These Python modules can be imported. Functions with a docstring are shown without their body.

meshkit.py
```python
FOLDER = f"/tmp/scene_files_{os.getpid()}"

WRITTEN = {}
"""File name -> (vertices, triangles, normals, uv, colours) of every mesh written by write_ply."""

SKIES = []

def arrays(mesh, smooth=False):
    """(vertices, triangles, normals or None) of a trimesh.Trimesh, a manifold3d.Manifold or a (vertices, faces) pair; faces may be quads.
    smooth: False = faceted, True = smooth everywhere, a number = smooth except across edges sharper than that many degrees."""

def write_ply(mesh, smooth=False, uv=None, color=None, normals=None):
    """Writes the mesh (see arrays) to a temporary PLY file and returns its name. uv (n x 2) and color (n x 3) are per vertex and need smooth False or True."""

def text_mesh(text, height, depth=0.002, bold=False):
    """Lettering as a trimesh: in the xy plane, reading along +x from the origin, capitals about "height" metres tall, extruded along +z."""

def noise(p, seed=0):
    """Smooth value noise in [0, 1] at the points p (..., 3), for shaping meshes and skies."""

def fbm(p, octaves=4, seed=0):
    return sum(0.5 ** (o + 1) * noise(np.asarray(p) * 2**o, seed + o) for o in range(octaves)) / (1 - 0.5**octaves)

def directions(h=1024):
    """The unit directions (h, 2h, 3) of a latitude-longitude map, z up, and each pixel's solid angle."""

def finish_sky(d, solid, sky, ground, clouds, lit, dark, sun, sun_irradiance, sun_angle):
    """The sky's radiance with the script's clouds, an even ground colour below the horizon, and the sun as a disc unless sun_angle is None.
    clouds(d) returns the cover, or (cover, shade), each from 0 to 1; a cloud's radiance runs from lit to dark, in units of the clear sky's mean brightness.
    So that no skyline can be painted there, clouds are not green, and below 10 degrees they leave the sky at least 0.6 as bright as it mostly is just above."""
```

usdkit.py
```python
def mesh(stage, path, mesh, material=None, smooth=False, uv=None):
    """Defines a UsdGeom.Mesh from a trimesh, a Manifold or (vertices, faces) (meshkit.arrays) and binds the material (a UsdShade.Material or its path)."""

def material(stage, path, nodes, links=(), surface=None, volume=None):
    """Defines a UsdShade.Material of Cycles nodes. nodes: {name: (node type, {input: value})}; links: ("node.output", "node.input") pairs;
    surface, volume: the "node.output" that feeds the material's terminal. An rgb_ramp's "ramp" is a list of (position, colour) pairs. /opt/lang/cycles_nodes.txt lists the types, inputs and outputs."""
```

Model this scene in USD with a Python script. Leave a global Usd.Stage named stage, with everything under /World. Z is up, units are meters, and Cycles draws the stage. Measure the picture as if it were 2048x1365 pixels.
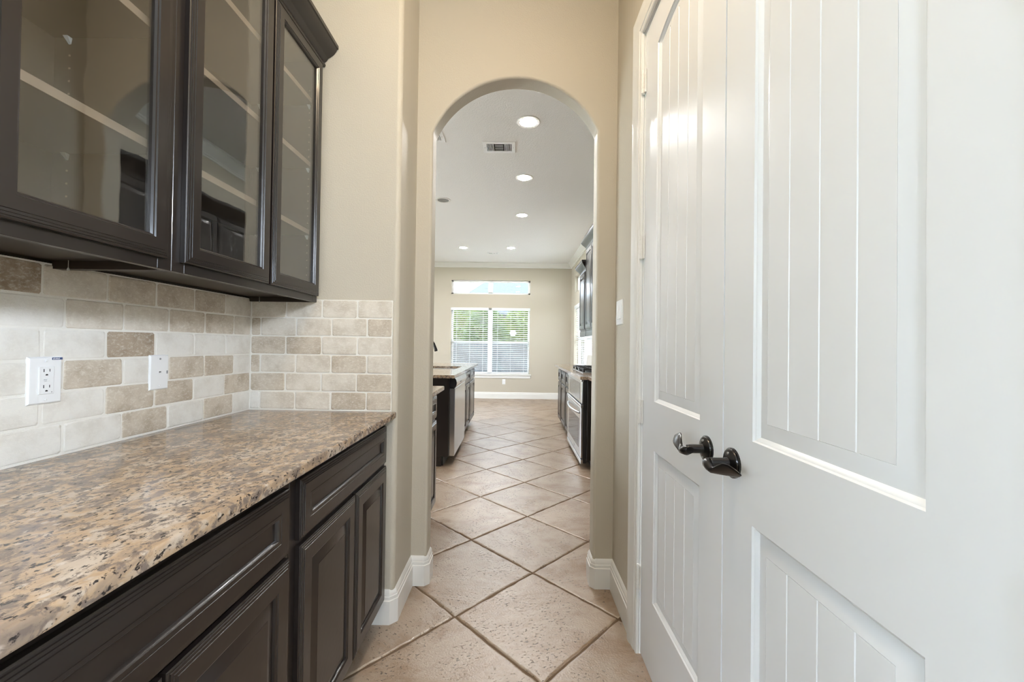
import math, random
import numpy as np, trimesh, usdkit, meshkit
from manifold3d import Manifold
from shapely.geometry import Polygon, box as sbox
from pxr import Usd, UsdGeom, UsdLux, UsdShade, Gf, Sdf

random.seed(7)
rng = np.random.default_rng(7)
stage = Usd.Stage.CreateInMemory()
UsdGeom.SetStageUpAxis(stage, "Z")
UsdGeom.SetStageMetersPerUnit(stage, 1.0)
UsdGeom.Xform.Define(stage, "/World")
UsdGeom.Scope.Define(stage, "/World/Looks")

# ---------------------------------------------------------------- camera
EYE = (0.0, 0.0, 1.21)
FOCAL_PX, YAW, PITCH, ROLL = 828.2, -0.0072, 0.00988, -0.0136
cam = UsdGeom.Camera.Define(stage, "/World/camera")
cam.CreateHorizontalApertureAttr(36.0)
cam.CreateVerticalApertureAttr(36.0 * 1365 / 2048)
cam.CreateFocalLengthAttr(36.0 * FOCAL_PX / 2048)
cam.CreateClippingRangeAttr((0.02, 500.0))
cam.CreateExposureAttr(0.92)
_cy, _sy, _cp, _sp, _cr, _sr = math.cos(YAW), math.sin(YAW), math.cos(PITCH), math.sin(PITCH), math.cos(ROLL), math.sin(ROLL)
_fw = np.array([_sy * _cp, _cy * _cp, _sp])
_rt = np.array([_cy, -_sy, 0.0])
_dn = np.cross(_fw, _rt)
_r, _d = _cr * _rt + _sr * _dn, -_sr * _rt + _cr * _dn
UsdGeom.Xformable(cam).AddTransformOp().Set(Gf.Matrix4d(*_r, 0, *(-_d), 0, *(-_fw), 0, *EYE, 1))

# ---------------------------------------------------------------- light
SKY = 2.9            # overcast sky
CAN = 200.0           # kitchen ceiling cans
HALL_LAMP = 40.0     # warm flush lamp on the hall ceiling
FILL_GLOBE = 16.0       # globe added behind the camera as cool fill
FILL_DISC = 135.0       # disc added on the right hall wall, in place of flash bounce
dome = UsdLux.DomeLight.Define(stage, "/World/sky")
dome.CreateIntensityAttr(SKY)
dome.CreateColorAttr(Gf.Vec3f(0.83, 0.93, 1.08))

# ---------------------------------------------------------------- scene helpers
names, origin = {}, {"/World": np.zeros(3)}


def numbered(parent, name):
    k = names.get((parent, name), 0)
    names[(parent, name)] = k + 1
    return name if k == 0 else f"{name}_{k:03d}"


def path_of(p):
    return "/World" if p is None else (p if isinstance(p, str) else str(p.GetPath()))


def obj(name, mesh, mat, parent=None, smooth=30):
    par = path_of(parent)
    path = f"{par}/{numbered(par, name)}"
    v, f = meshkit.arrays(mesh)[:2]
    v = v - origin[par]
    m = usdkit.mesh(stage, path, trimesh.Trimesh(v, f, process=True), MAT[mat], smooth)
    origin[path] = origin[par]
    return m.GetPrim()


def tag(p, label=None, cat=None, group=None, kind=None):
    for k, v in (("label", label), ("category", cat), ("group", group), ("kind", kind)):
        if v:
            p.SetCustomDataByKey(k, v)
    return p


def thing(name, label, cat, loc=(0, 0, 0), group=None, kind=None):
    path = f"/World/{numbered('/World', name)}"
    x = UsdGeom.Xform.Define(stage, path)
    x.AddTranslateOp().Set(Gf.Vec3d(*map(float, loc)))
    origin[path] = np.array(loc, float)
    return tag(x.GetPrim(), label, cat, group, kind)


def copy_of(src, loc, label, group=None):
    was = src.GetCustomData()
    r = thing(src.GetName().rstrip("0123456789").rstrip("_"), label, was["category"], loc, group or was.get("group"))
    r.GetReferences().AddInternalReference(src.GetPath())
    r.SetInstanceable(True)
    return r


def struct(name, mesh, mat, parent=None, smooth=30):
    p = obj(name, mesh, mat, parent, smooth)
    return tag(p, kind="structure") if parent is None else p


def group_struct(name, loc=(0, 0, 0), label=None):
    return thing(name, label, None, loc, kind="structure")


# ---------------------------------------------------------------- mesh helpers
def cat(*ms):
    out = []
    for m in ms:
        out += m if isinstance(m, list) else [m]
    return trimesh.util.concatenate(out)


def hull(pts):
    m = Manifold.hull_points(np.asarray(pts, float)).to_mesh()
    return trimesh.Trimesh(m.vert_properties[:, :3], m.tri_verts, process=False)


def box(x0, x1, y0, y1, z0, z1, b=0.0):
    x0, x1, y0, y1, z0, z1 = min(x0, x1), max(x0, x1), min(y0, y1), max(y0, y1), min(z0, z1), max(z0, z1)
    if b <= 0:
        m = trimesh.creation.box((x1 - x0, y1 - y0, z1 - z0))
        m.apply_translation(((x0 + x1) / 2, (y0 + y1) / 2, (z0 + z1) / 2))
        return m
    pts = []
    for sx in (0, 1):
        for sy in (0, 1):
            for sz in (0, 1):
                c = np.array([(x0, x1)[sx], (y0, y1)[sy], (z0, z1)[sz]], float)
                s = np.array([1 - 2 * sx, 1 - 2 * sy, 1 - 2 * sz]) * b
                for k in range(3):
                    d = s.copy(); d[k] = 0
                    pts.append(c + d)
    return hull(pts)


def extrude(poly, axis, a0, a1):
    """Extrudes a polygon along an axis; the polygon's plane is (y,z) for x, (x,z) for y, (x,y) for z."""
    poly = poly if isinstance(poly, Polygon) else Polygon(poly)
    m = trimesh.creation.extrude_polygon(poly, abs(a1 - a0), engine="earcut")
    v = np.array(m.vertices)
    lo = min(a0, a1)
    if axis == "z":
        v[:, 2] += lo
        return trimesh.Trimesh(v, m.faces, process=False)
    if axis == "y":
        return trimesh.Trimesh(np.stack([v[:, 0], lo + v[:, 2], v[:, 1]], 1), m.faces[:, ::-1], process=False)
    return trimesh.Trimesh(np.stack([lo + v[:, 2], v[:, 0], v[:, 1]], 1), m.faces, process=False)


class Fr:
    """A face frame: u along U, v along V, n out of the face."""

    def __init__(s, o, U, V, N):
        s.o, s.U, s.V, s.N = (np.array(a, float) for a in (o, U, V, N))
        s.flip = np.dot(np.cross(s.U, s.V), s.N) < 0

    def p(s, u, v, n):
        return s.o + np.outer(np.atleast_1d(u), s.U) + np.outer(np.atleast_1d(v), s.V) + np.outer(np.atleast_1d(n), s.N)

    def mesh(s, uvn, f):
        uvn = np.asarray(uvn, float)
        f = np.asarray(f)
        return trimesh.Trimesh(s.o + uvn[:, :1] * s.U + uvn[:, 1:2] * s.V + uvn[:, 2:] * s.N, f[:, ::-1] if s.flip else f, process=False)

    def box(s, u0, u1, v0, v1, n0, n1, b=0.0):
        m = box(u0, u1, v0, v1, n0, n1, b)
        return s.mesh(m.vertices, m.faces)

    def ext(s, poly, n0, n1):
        m = extrude(poly, "z", n0, n1)
        return s.mesh(m.vertices, m.faces)


def facing(x, d):
    return Fr((x, 0, 0), (0, 1, 0), (0, 0, 1), (d, 0, 0))


def facing_y(y, d):
    return Fr((0, y, 0), (1, 0, 0), (0, 0, 1), (0, d, 0))


def loft(loops, cap0=False, cap1=False, closed=True):
    n = len(loops[0])
    v = np.concatenate([np.asarray(l, float) for l in loops])
    f = []
    for k in range(len(loops) - 1):
        for i in range(n if closed else n - 1):
            a, b = k * n + i, k * n + (i + 1) % n
            f += [[a, b, b + n], [a, b + n, a + n]]
    for flag, base, rev in ((cap0, 0, True), (cap1, (len(loops) - 1) * n, False)):
        if flag:
            for i in range(1, n - 1):
                t = [base, base + i, base + i + 1]
                f.append(t[::-1] if rev else t)
    return v, np.array(f)


def rect_rings(F, u0, u1, v0, v1, prof, cap0=True, cap1=True):
    loops = [[(u0 + d, v0 + d, n), (u1 - d, v0 + d, n), (u1 - d, v1 - d, n), (u0 + d, v1 - d, n)] for d, n in prof]
    return F.mesh(*loft(loops, cap0, cap1))


def lathe(prof, n=28, axis=(0, 0, 1), at=(0, 0, 0)):
    a = np.linspace(0, 2 * np.pi, n, endpoint=False)
    loops = [np.stack([r * np.cos(a), r * np.sin(a), np.full(n, z)], 1) for r, z in prof]
    v, f = loft(loops, True, True)
    R = trimesh.geometry.align_vectors((0, 0, 1), axis)[:3, :3]
    return trimesh.Trimesh(v @ R.T + np.array(at), f, process=False)


def tube(pts, r, n=10):
    pts = np.asarray(pts, float)
    rs = np.broadcast_to(r, len(pts))
    t = np.gradient(pts, axis=0)
    t /= np.linalg.norm(t, axis=1, keepdims=True)
    up = np.array([0, 0, 1.0]) if abs(t[0][2]) < 0.9 else np.array([0, 1.0, 0])
    loops = []
    for p, d, rr in zip(pts, t, rs):
        a = np.cross(d, up); a /= np.linalg.norm(a)
        b = np.cross(a, d); up = b
        an = np.linspace(0, 2 * np.pi, n, endpoint=False)
        loops.append(p + rr * (np.outer(np.cos(an), a) + np.outer(np.sin(an), b)))
    v, f = loft(loops, True, True)
    return trimesh.Trimesh(v, f, process=False)


def sweep_plan(path, prof, side=1):
    """Sweeps a profile of (offset, z) along a plan polyline with mitres; the offset is to the left of travel for side=1."""
    P = np.asarray(path, float)
    d = np.diff(P, axis=0)
    d /= np.linalg.norm(d, axis=1, keepdims=True)
    nrm = np.stack([-d[:, 1], d[:, 0]], 1) * side
    loops = []
    for i in range(len(P)):
        a, b = nrm[max(i - 1, 0)], nrm[min(i, len(nrm) - 1)]
        m = (a + b) / (1 + a @ b)
        loops.append([(P[i][0] + o * m[0], P[i][1] + o * m[1], z) for o, z in prof])
    v, f = loft(loops, False, False)
    n = len(prof)
    cv, cf = trimesh.creation.triangulate_polygon(Polygon(prof), engine="earcut")
    near = np.argmin(((np.asarray(cv)[:, None] - np.asarray(prof)[None]) ** 2).sum(-1), 1)
    caps = near[np.asarray(cf)]
    f = np.vstack([f, caps[:, ::-1], caps + (len(P) - 1) * n])
    m = trimesh.Trimesh(v, f, process=False)
    if side < 0:
        m.invert()
    return m


def wall_with_holes(axis, a0, a1, u0, u1, v0, v1, holes):
    p = sbox(u0, v0, u1, v1)
    for h in holes:
        p = p.difference(sbox(h[0], h[2], h[1], h[3]))
    return extrude(p, axis, a0, a1)


# ---------------------------------------------------------------- materials
MAT = {}


def material(name, nodes, links, surface="p.BSDF"):
    MAT[name] = usdkit.material(stage, f"/World/Looks/{name}", nodes, links, surface)


def plain(name, color, rough=0.5, metallic=0.0, bump=None, spec=0.5, coat=0.0):
    nodes = {"p": ("principled_bsdf", {"base_color": color, "roughness": rough, "metallic": metallic, "specular_ior_level": spec, "coat_weight": coat, "coat_roughness": 0.08})}
    links = []
    if bump:
        sc, dist, det = bump
        nodes |= {"g": ("geometry", {}), "n": ("noise_texture", {"scale": sc, "detail": det}), "b": ("bump", {"strength": 0.6, "distance": dist})}
        links += [("g.position", "n.vector"), ("n.fac", "b.height"), ("b.normal", "p.normal")]
    material(name, nodes, links)


WALL = (0.51, 0.46, 0.375)
plain("wall_paint", WALL, 0.55, bump=(150, 0.0016, 3), spec=0.35)
plain("ceiling_paint", (0.87, 0.865, 0.85), 0.8, bump=(90, 0.004, 3), spec=0.2)
plain("trim_white", (0.76, 0.745, 0.71), 0.32)
plain("door_white", (0.765, 0.775, 0.79), 0.34, bump=(30, 0.0001, 1))
plain("plate_white", (0.80, 0.80, 0.80), 0.28)
plain("window_white", (0.82, 0.82, 0.81), 0.35)
plain("slat_white", (0.72, 0.73, 0.73), 0.4)
plain("bounce_slab_pale", (0.62, 0.60, 0.57), 0.9, bump=(20, 0.003, 4))  # pale so that the added slab bounces daylight indoors
plain("vent_white", (0.93, 0.93, 0.93), 0.3)
plain("slot_dark", (0.03, 0.03, 0.03), 0.6)
plain("print_grey", (0.25, 0.25, 0.26), 0.6)
plain("sticker_blue", (0.06, 0.09, 0.2), 0.5)
plain("espresso", (0.013, 0.0092, 0.0078), 0.30, coat=0.25, bump=(60, 0.0003, 2))
plain("espresso_inside", (0.026, 0.017, 0.011), 0.45)
plain("shelf_edge", (0.20, 0.15, 0.115), 0.5)  # paler than the shelves, for light on their front edges; also peg holes
plain("black_gap", (0.008, 0.008, 0.008), 0.6)
plain("clear_plastic", (0.5, 0.5, 0.48), 0.15)
plain("bronze", (0.035, 0.033, 0.033), 0.26, metallic=0.85, coat=0.3)
plain("stainless", (0.62, 0.62, 0.62), 0.24, metallic=1.0)
plain("stainless_soft", (0.55, 0.55, 0.55), 0.38, metallic=1.0)
plain("black_glass", (0.012, 0.012, 0.014), 0.06)
plain("black_plastic", (0.012, 0.012, 0.013), 0.35)
plain("cast_iron", (0.015, 0.015, 0.015), 0.5)
plain("screen_grey", (0.16, 0.165, 0.165), 0.12)
plain("card_white", (0.78, 0.76, 0.70), 0.6)
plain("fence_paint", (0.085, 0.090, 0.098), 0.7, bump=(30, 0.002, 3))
plain("roof_shingle", (0.038, 0.045, 0.055), 0.9, bump=(12, 0.01, 4))
plain("house_wall", (0.07, 0.065, 0.06), 0.9)
plain("bark", (0.10, 0.07, 0.05), 0.9, bump=(40, 0.01, 4))
plain("vent_dark", (0.05, 0.05, 0.05), 0.8)
plain("splash_grout", (0.76, 0.73, 0.67), 0.9, bump=(300, 0.001, 3))
plain("floor_grout", (0.15, 0.095, 0.055), 0.85, bump=(200, 0.002, 4))


def emitter(name, color, strength):
    material(name, {"e": ("emission", {"color": color, "strength": strength})}, [], "e.emission")


emitter("can_glow", (1.0, 0.98, 0.96), CAN)
emitter("hall_glow", (1.0, 0.79, 0.53), HALL_LAMP)
emitter("fill_globe_glow", (0.80, 0.95, 1.16), FILL_GLOBE)
emitter("fill_disc_glow", (0.86, 0.97, 1.12), FILL_DISC)
def glazing(name, f0, tint, wavy=None):
    nodes = {"t": ("transparent_bsdf", {"color": tint}), "g": ("glossy_bsdf", {"roughness": 0.0, "color": (1, 1, 1)}), "w": ("layer_weight", {"blend": 0.5}),
             "pw": ("math", {"math_type": "power", "value2": 5.0}), "ma": ("math", {"math_type": "multiply_add", "value2": 1.0 - f0, "value3": f0}), "m": ("mix_closure", {})}
    links = [("w.facing", "pw.value1"), ("pw.value", "ma.value1"), ("ma.value", "m.fac"), ("t.BSDF", "m.closure1"), ("g.BSDF", "m.closure2")]
    if wavy:
        nodes |= {"q": ("geometry", {}), "n": ("noise_texture", {"scale": 9.0, "detail": 1.0}), "b": ("bump", {"strength": 0.25, "distance": wavy})}
        links += [("q.position", "n.vector"), ("n.fac", "b.height"), ("b.normal", "g.normal")]
    material(name, nodes, links, "m.closure")


glazing("pane", 0.04, (0.97, 0.985, 0.975))
glazing("cabinet_glass", 0.115, (0.95, 0.96, 0.95), 0.0012)
material("insect_screen", {"t": ("transparent_bsdf", {}), "d": ("diffuse_bsdf", {"color": (0.25, 0.26, 0.27)}), "m": ("mix_closure", {"fac": 0.25})},
         [("t.BSDF", "m.closure1"), ("d.BSDF", "m.closure2")], "m.closure")
for i, c in enumerate(((0.034, 0.075, 0.006), (0.075, 0.115, 0.010), (0.017, 0.042, 0.005))):
    material(f"leaf_{'abc'[i]}", {"p": ("principled_bsdf", {"base_color": c, "roughness": 0.5}), "t": ("translucent_bsdf", {"color": tuple(min(1, 1.3 * k) for k in c)}), "m": ("mix_closure", {"fac": 0.4})},
             [("p.BSDF", "m.closure1"), ("t.BSDF", "m.closure2")], "m.closure")
material("lawn", {"g": ("geometry", {}), "n": ("noise_texture", {"scale": 6, "detail": 6}), "r": ("rgb_ramp", {"ramp": [(0.3, (0.10, 0.16, 0.04)), (0.7, (0.22, 0.30, 0.09))]}), "p": ("principled_bsdf", {"roughness": 0.9})},
         [("g.position", "n.vector"), ("n.fac", "r.fac"), ("r.color", "p.base_color")])

material("granite", {
    "g": ("geometry", {}),
    "mp": ("mapping", {"rotation": (0, 0, 0.6), "scale": (1.25, 0.95, 1.2)}),
    "big": ("noise_texture", {"scale": 11.0, "detail": 4.0, "roughness": 0.6, "distortion": 0.6}),
    "bigr": ("rgb_ramp", {"ramp": [(0.30, (0.187, 0.148, 0.121)), (0.42, (0.281, 0.207, 0.148)), (0.50, (0.390, 0.273, 0.172)), (0.57, (0.413, 0.328, 0.250)), (0.66, (0.452, 0.370, 0.292)), (0.75, (0.374, 0.312, 0.265))]}),
    "mid": ("noise_texture", {"scale": 40.0, "detail": 6.0, "roughness": 0.68, "distortion": 0.4}),
    "midr": ("map_range", {"from_min": 0.49, "from_max": 0.585, "to_max": 0.95, "clamp": True}),
    "mx1": ("mix", {"color2": (0.165, 0.128, 0.105)}),
    "fin": ("noise_texture", {"scale": 90.0, "detail": 4.0, "roughness": 0.6}),
    "finr": ("map_range", {"from_min": 0.57, "from_max": 0.64, "clamp": True}),
    "mx2": ("mix", {"color2": (0.028, 0.022, 0.02)}),
    "lt": ("voronoi_texture", {"scale": 40.0}),
    "ltr": ("map_range", {"from_min": 0.28, "from_max": 0.16, "to_max": 0.55, "clamp": True}),
    "mx3": ("mix", {"color2": (0.52, 0.445, 0.37)}),
    "p": ("principled_bsdf", {"roughness": 0.13, "specular_ior_level": 0.5})},
    [("g.position", "mp.vector"), ("mp.vector", "big.vector"), ("mp.vector", "mid.vector"), ("mp.vector", "fin.vector"), ("mp.vector", "lt.vector"),
     ("big.fac", "bigr.fac"), ("lt.distance", "ltr.value"), ("ltr.result", "mx3.fac"), ("bigr.color", "mx3.color1"),
     ("mid.fac", "midr.value"), ("midr.result", "mx1.fac"), ("mx3.color", "mx1.color1"),
     ("fin.fac", "finr.value"), ("finr.result", "mx2.fac"), ("mx1.color", "mx2.color1"), ("mx2.color", "p.base_color")])


def floor_stone(name, rot, off, c):
    material(name, {
        "g": ("geometry", {}),
        "mp": ("mapping", {"rotation": (0, 0, rot), "location": off}),
        "ms": ("mapping", {"scale": (1.0, 1.6, 1.0)}),
        "a": ("noise_texture", {"scale": 3.4, "detail": 8.0, "roughness": 0.68, "distortion": 0.35}),
        "ar": ("rgb_ramp", {"ramp": [(0.30, c[0]), (0.45, c[1]), (0.58, c[2]), (0.72, c[1])]}),
        "b": ("noise_texture", {"scale": 62.0, "detail": 2.5, "roughness": 0.55}),
        "br": ("map_range", {"from_min": 0.605, "from_max": 0.65, "clamp": True}),
        "c": ("noise_texture", {"scale": 7.0, "detail": 2.0}),
        "cr": ("map_range", {"from_min": 0.42, "from_max": 0.56, "clamp": True}),
        "pit": ("math", {"math_type": "multiply"}),
        "mx": ("mix", {"color2": (0.10, 0.062, 0.038)}),
        "f": ("noise_texture", {"scale": 120.0, "detail": 4.0, "roughness": 0.6}),
        "h": ("math", {"math_type": "multiply_add", "value2": -2.2}),
        "bp": ("bump", {"strength": 0.55, "distance": 0.0022}),
        "rr": ("map_range", {"from_min": 0.3, "from_max": 0.7, "to_min": 0.30, "to_max": 0.40}),
        "p": ("principled_bsdf", {"specular_ior_level": 0.5, "ior": 2.0})},
        [("g.position", "mp.vector"), ("mp.vector", "ms.vector"), ("ms.vector", "a.vector"), ("ms.vector", "b.vector"), ("mp.vector", "c.vector"), ("mp.vector", "f.vector"),
         ("a.fac", "ar.fac"), ("b.fac", "br.value"), ("c.fac", "cr.value"), ("br.result", "pit.value1"), ("cr.result", "pit.value2"),
         ("pit.value", "mx.fac"), ("ar.color", "mx.color1"), ("mx.color", "p.base_color"), ("f.fac", "h.value3"), ("pit.value", "h.value1"),
         ("h.value", "bp.height"), ("bp.normal", "p.normal"), ("a.fac", "rr.value"), ("rr.result", "p.roughness")])


FS = ((0.235, 0.142, 0.080), (0.30, 0.205, 0.132), (0.36, 0.272, 0.198))
for k in range(4):
    t = (0.94, 1.0, 1.05, 0.98)[k]
    floor_stone(f"floor_stone_{'abcd'[k]}", (0.1, 0.35, -0.3, 0.7)[k], (3.1 * k, 1.7 * k, 0), [tuple(t * x for x in c) for c in FS])


def splash_stone(name, lo, hi, fleck):
    material(name, {
        "g": ("geometry", {}),
        "a": ("noise_texture", {"scale": 16.0, "detail": 5.0, "roughness": 0.6}),
        "ar": ("rgb_ramp", {"ramp": [(0.34, lo), (0.58, hi)]}),
        "mp": ("mapping", {"scale": (1.0, 1.0, 1.7)}),
        "b": ("noise_texture", {"scale": 85.0, "detail": 5.0, "roughness": 0.72, "distortion": 0.5}),
        "br": ("map_range", {"from_min": 0.50, "from_max": 0.70, "to_max": fleck, "clamp": True}),
        "mx": ("mix", {"color2": (0.80, 0.77, 0.70)}),
        "bp": ("bump", {"strength": 0.6, "distance": 0.0012}),
        "p": ("principled_bsdf", {"roughness": 0.6, "specular_ior_level": 0.35})},
        [("g.position", "a.vector"), ("g.position", "mp.vector"), ("mp.vector", "b.vector"), ("a.fac", "ar.fac"), ("b.fac", "br.value"), ("br.result", "mx.fac"), ("ar.color", "mx.color1"), ("mx.color", "p.base_color"),
         ("b.fac", "bp.height"), ("bp.normal", "p.normal")])


splash_stone("splash_pale", (0.66, 0.62, 0.555), (0.75, 0.72, 0.665), 0.5)
splash_stone("splash_cream", (0.55, 0.485, 0.40), (0.67, 0.61, 0.525), 0.5)
splash_stone("splash_tan", (0.43, 0.355, 0.27), (0.58, 0.505, 0.41), 0.55)
splash_stone("splash_brown", (0.25, 0.185, 0.125), (0.40, 0.32, 0.24), 0.5)

# ================================================================ SETTING
CEIL, XL, XR, YS, YA, YA2 = 3.06, -1.165, 0.503, 1.80, 2.09, 2.195
KX, KXL, KB = 1.26, -5.0, 9.35            # kitchen right wall, left wall, back wall
SRC = 7 * math.pi / 180

# --- floor of diagonal travertine tiles
floor = group_struct("floor", label="diagonal travertine tile floor with dark grout joints")
obj("grout_bed", box(-5.1, 3.1, -4.1, 9.5, -0.12, -0.0045), "floor_grout", floor, smooth=False)
S, GX, GY, GR = 0.5137, 0.10665, 2.943, 0.0058
cg, sg = math.cos(GR), math.sin(GR)
def node(i, j):
    X, Y = (i - j) * S * math.sqrt(0.5), (i + j) * S * math.sqrt(0.5)
    return np.array([cg * X - sg * Y + GX, sg * X + cg * Y + GY])
for i in range(-14, 16):
    for j in range(-14, 16):
        c = node(i + 0.5, j + 0.5)
        if not (-0.7 < c[1] < 9.6 and ((-1.2 < c[0] < 0.75) if c[1] < 2.0 else (-3.0 < c[0] < 1.35))):
            continue
        e1 = node(i + 1, j) - node(i, j); e1 /= S
        e2 = np.array([-e1[1], e1[0]])
        near = c[1] < 5.5
        K, hs = (14 if near else 3), S / 2 - 0.0035
        loops = []
        ph = rng.uniform(0, 50, 2)
        for inset, z, amp in ((0, -0.02, 1), (0.0, -0.0035, 1), (0.0035, -0.0008, 1.6), (0.010, 0.0, 1.2)):
            t = np.linspace(-1, 1, K, endpoint=False)
            a = hs - inset
            sq = np.concatenate([np.stack([t, -np.ones(K)], 1), np.stack([np.ones(K), t], 1), np.stack([-t, np.ones(K)], 1), np.stack([-np.ones(K), -t], 1)]) * a
            if near:
                w = (meshkit.noise(np.stack([sq[:, 0] * 45 + ph[0], sq[:, 1] * 45 + ph[1], np.zeros(len(sq))], 1), 3) - 0.5) * 0.0055 * amp
                nrm = sq / a
                nrm = np.where(np.abs(nrm) > 0.98, np.sign(nrm), 0)
                sq = sq + nrm * (w[:, None] - 0.0012)
            P = c + np.outer(sq[:, 0], e1) + np.outer(sq[:, 1], e2)
            loops.append(np.column_stack([P, np.full(len(P), z + rng.uniform(-0.0004, 0.0004))]))
        v, f = loft(loops, False, False)
        top = np.vstack([loops[-1], [[c[0], c[1], loops[-1][0, 2]]]])
        n0 = len(v); n = 4 * K
        v = np.vstack([v, top])
        f = np.vstack([f, [[n0 + k, n0 + (k + 1) % n, n0 + n] for k in range(n)]])
        obj("tile", trimesh.Trimesh(v, f, process=False), "floor_stone_" + "abcd"[int(rng.integers(4))], floor, smooth=35)

# --- walls and ceiling
struct("ceiling", box(-5.12, 3.12, -4.12, 9.5, CEIL, CEIL + 0.12), "ceiling_paint")
R = 0.022
bull = [(-0.51 - R + R * math.sin(t), YS + R - R * math.cos(t)) for t in np.linspace(0, math.pi / 2, 7)]
stub = Polygon([(XL - 0.12, -0.35), (XL, -0.35), (XL, YS)] + bull + [(-0.51, YA), (XL - 0.12, YA)])
struct("wall_left", extrude(stub, "z", 0, CEIL), "wall_paint")

# arch wall
ACX, ACZ, AR, JL, JR = -0.009, 2.113, 0.4565, -0.43, 0.405
def arch_line(d, n=40):
    r, xl, xr = AR + d, JL - d, JR + d
    tl, tr = math.acos((xl - ACX) / r), math.acos((xr - ACX) / r)
    arc = [(ACX + r * math.cos(t), ACZ + r * math.sin(t)) for t in np.linspace(tr, tl, n)]
    return [(xr, 0.0)] + arc + [(xl, 0.0)]
BR = 0.014
loops = []
for k in range(6):
    t = k / 5 * math.pi / 2
    loops.append([(x, YA + BR * (1 - math.cos(t)), z) for x, z in arch_line(BR * (1 - math.sin(t)))])
for k in range(5, -1, -1):
    t = k / 5 * math.pi / 2
    loops.append([(x, YA2 - BR * (1 - math.cos(t)), z) for x, z in arch_line(BR * (1 - math.sin(t)))])
soffit = trimesh.Trimesh(*loft(loops, closed=False), process=False)
aw = Polygon([(KXL - 0.12, 0), (KXL - 0.12, CEIL), (KX + 0.12, CEIL), (KX + 0.12, 0)] + arch_line(BR))
tv, tf = trimesh.creation.triangulate_polygon(aw, engine="earcut")
fr = trimesh.Trimesh(np.stack([tv[:, 0], np.full(len(tv), YA), tv[:, 1]], 1), tf, process=False)
bk = trimesh.Trimesh(np.stack([tv[:, 0], np.full(len(tv), YA2), tv[:, 1]], 1), tf[:, ::-1], process=False)
struct("wall_arch", cat(fr, bk, soffit), "wall_paint", smooth=40)

DY0, DY1, DZ = 0.385, 1.648, 2.462       # double door opening
struct("wall_right", wall_with_holes("x", XR, XR + 0.12, -0.35, YA, 0, CEIL, [(DY0 - 0.016, DY1 + 0.016, -0.1, DZ + 0.016)]), "wall_paint")
W1 = (-1.455, 0.33, 0.545, 2.04)         # main window opening  (x0,x1,z0,z1)
W2 = (-1.455, 0.33, 2.352, 2.672)        # transom over it
struct("wall_back", wall_with_holes("y", KB, KB + 0.14, KXL - 0.12, KX + 0.14, 0, CEIL, [W1, W2]), "wall_paint")
W3 = (6.35, 8.85, 0.79, 2.06)            # right wall window (y0,y1,z0,z1)
W4 = (8.05, 8.80, 2.33, 2.68)
struct("wall_kitchen_right", wall_with_holes("x", KX, KX + 0.14, YA2, KB, 0, CEIL, [W3, W4]), "wall_paint")
W5 = [(2.6, 4.8, 0.3, 2.75), (5.1, 6.9, 0.3, 2.75)]
struct("wall_kitchen_left", wall_with_holes("x", KXL - 0.12, KXL, YA2, KB, 0, CEIL, W5), "wall_paint")
struct("wall_dining_front", cat(box(-3.0, XL - 0.12, -0.47, -0.35, 0, CEIL), box(XR + 0.12, 3.0, -0.47, -0.35, 0, CEIL)), "wall_paint")
W7 = (-3.8, -0.75, 0.15, 2.75)  # unseen window added to throw daylight on the white doors
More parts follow.
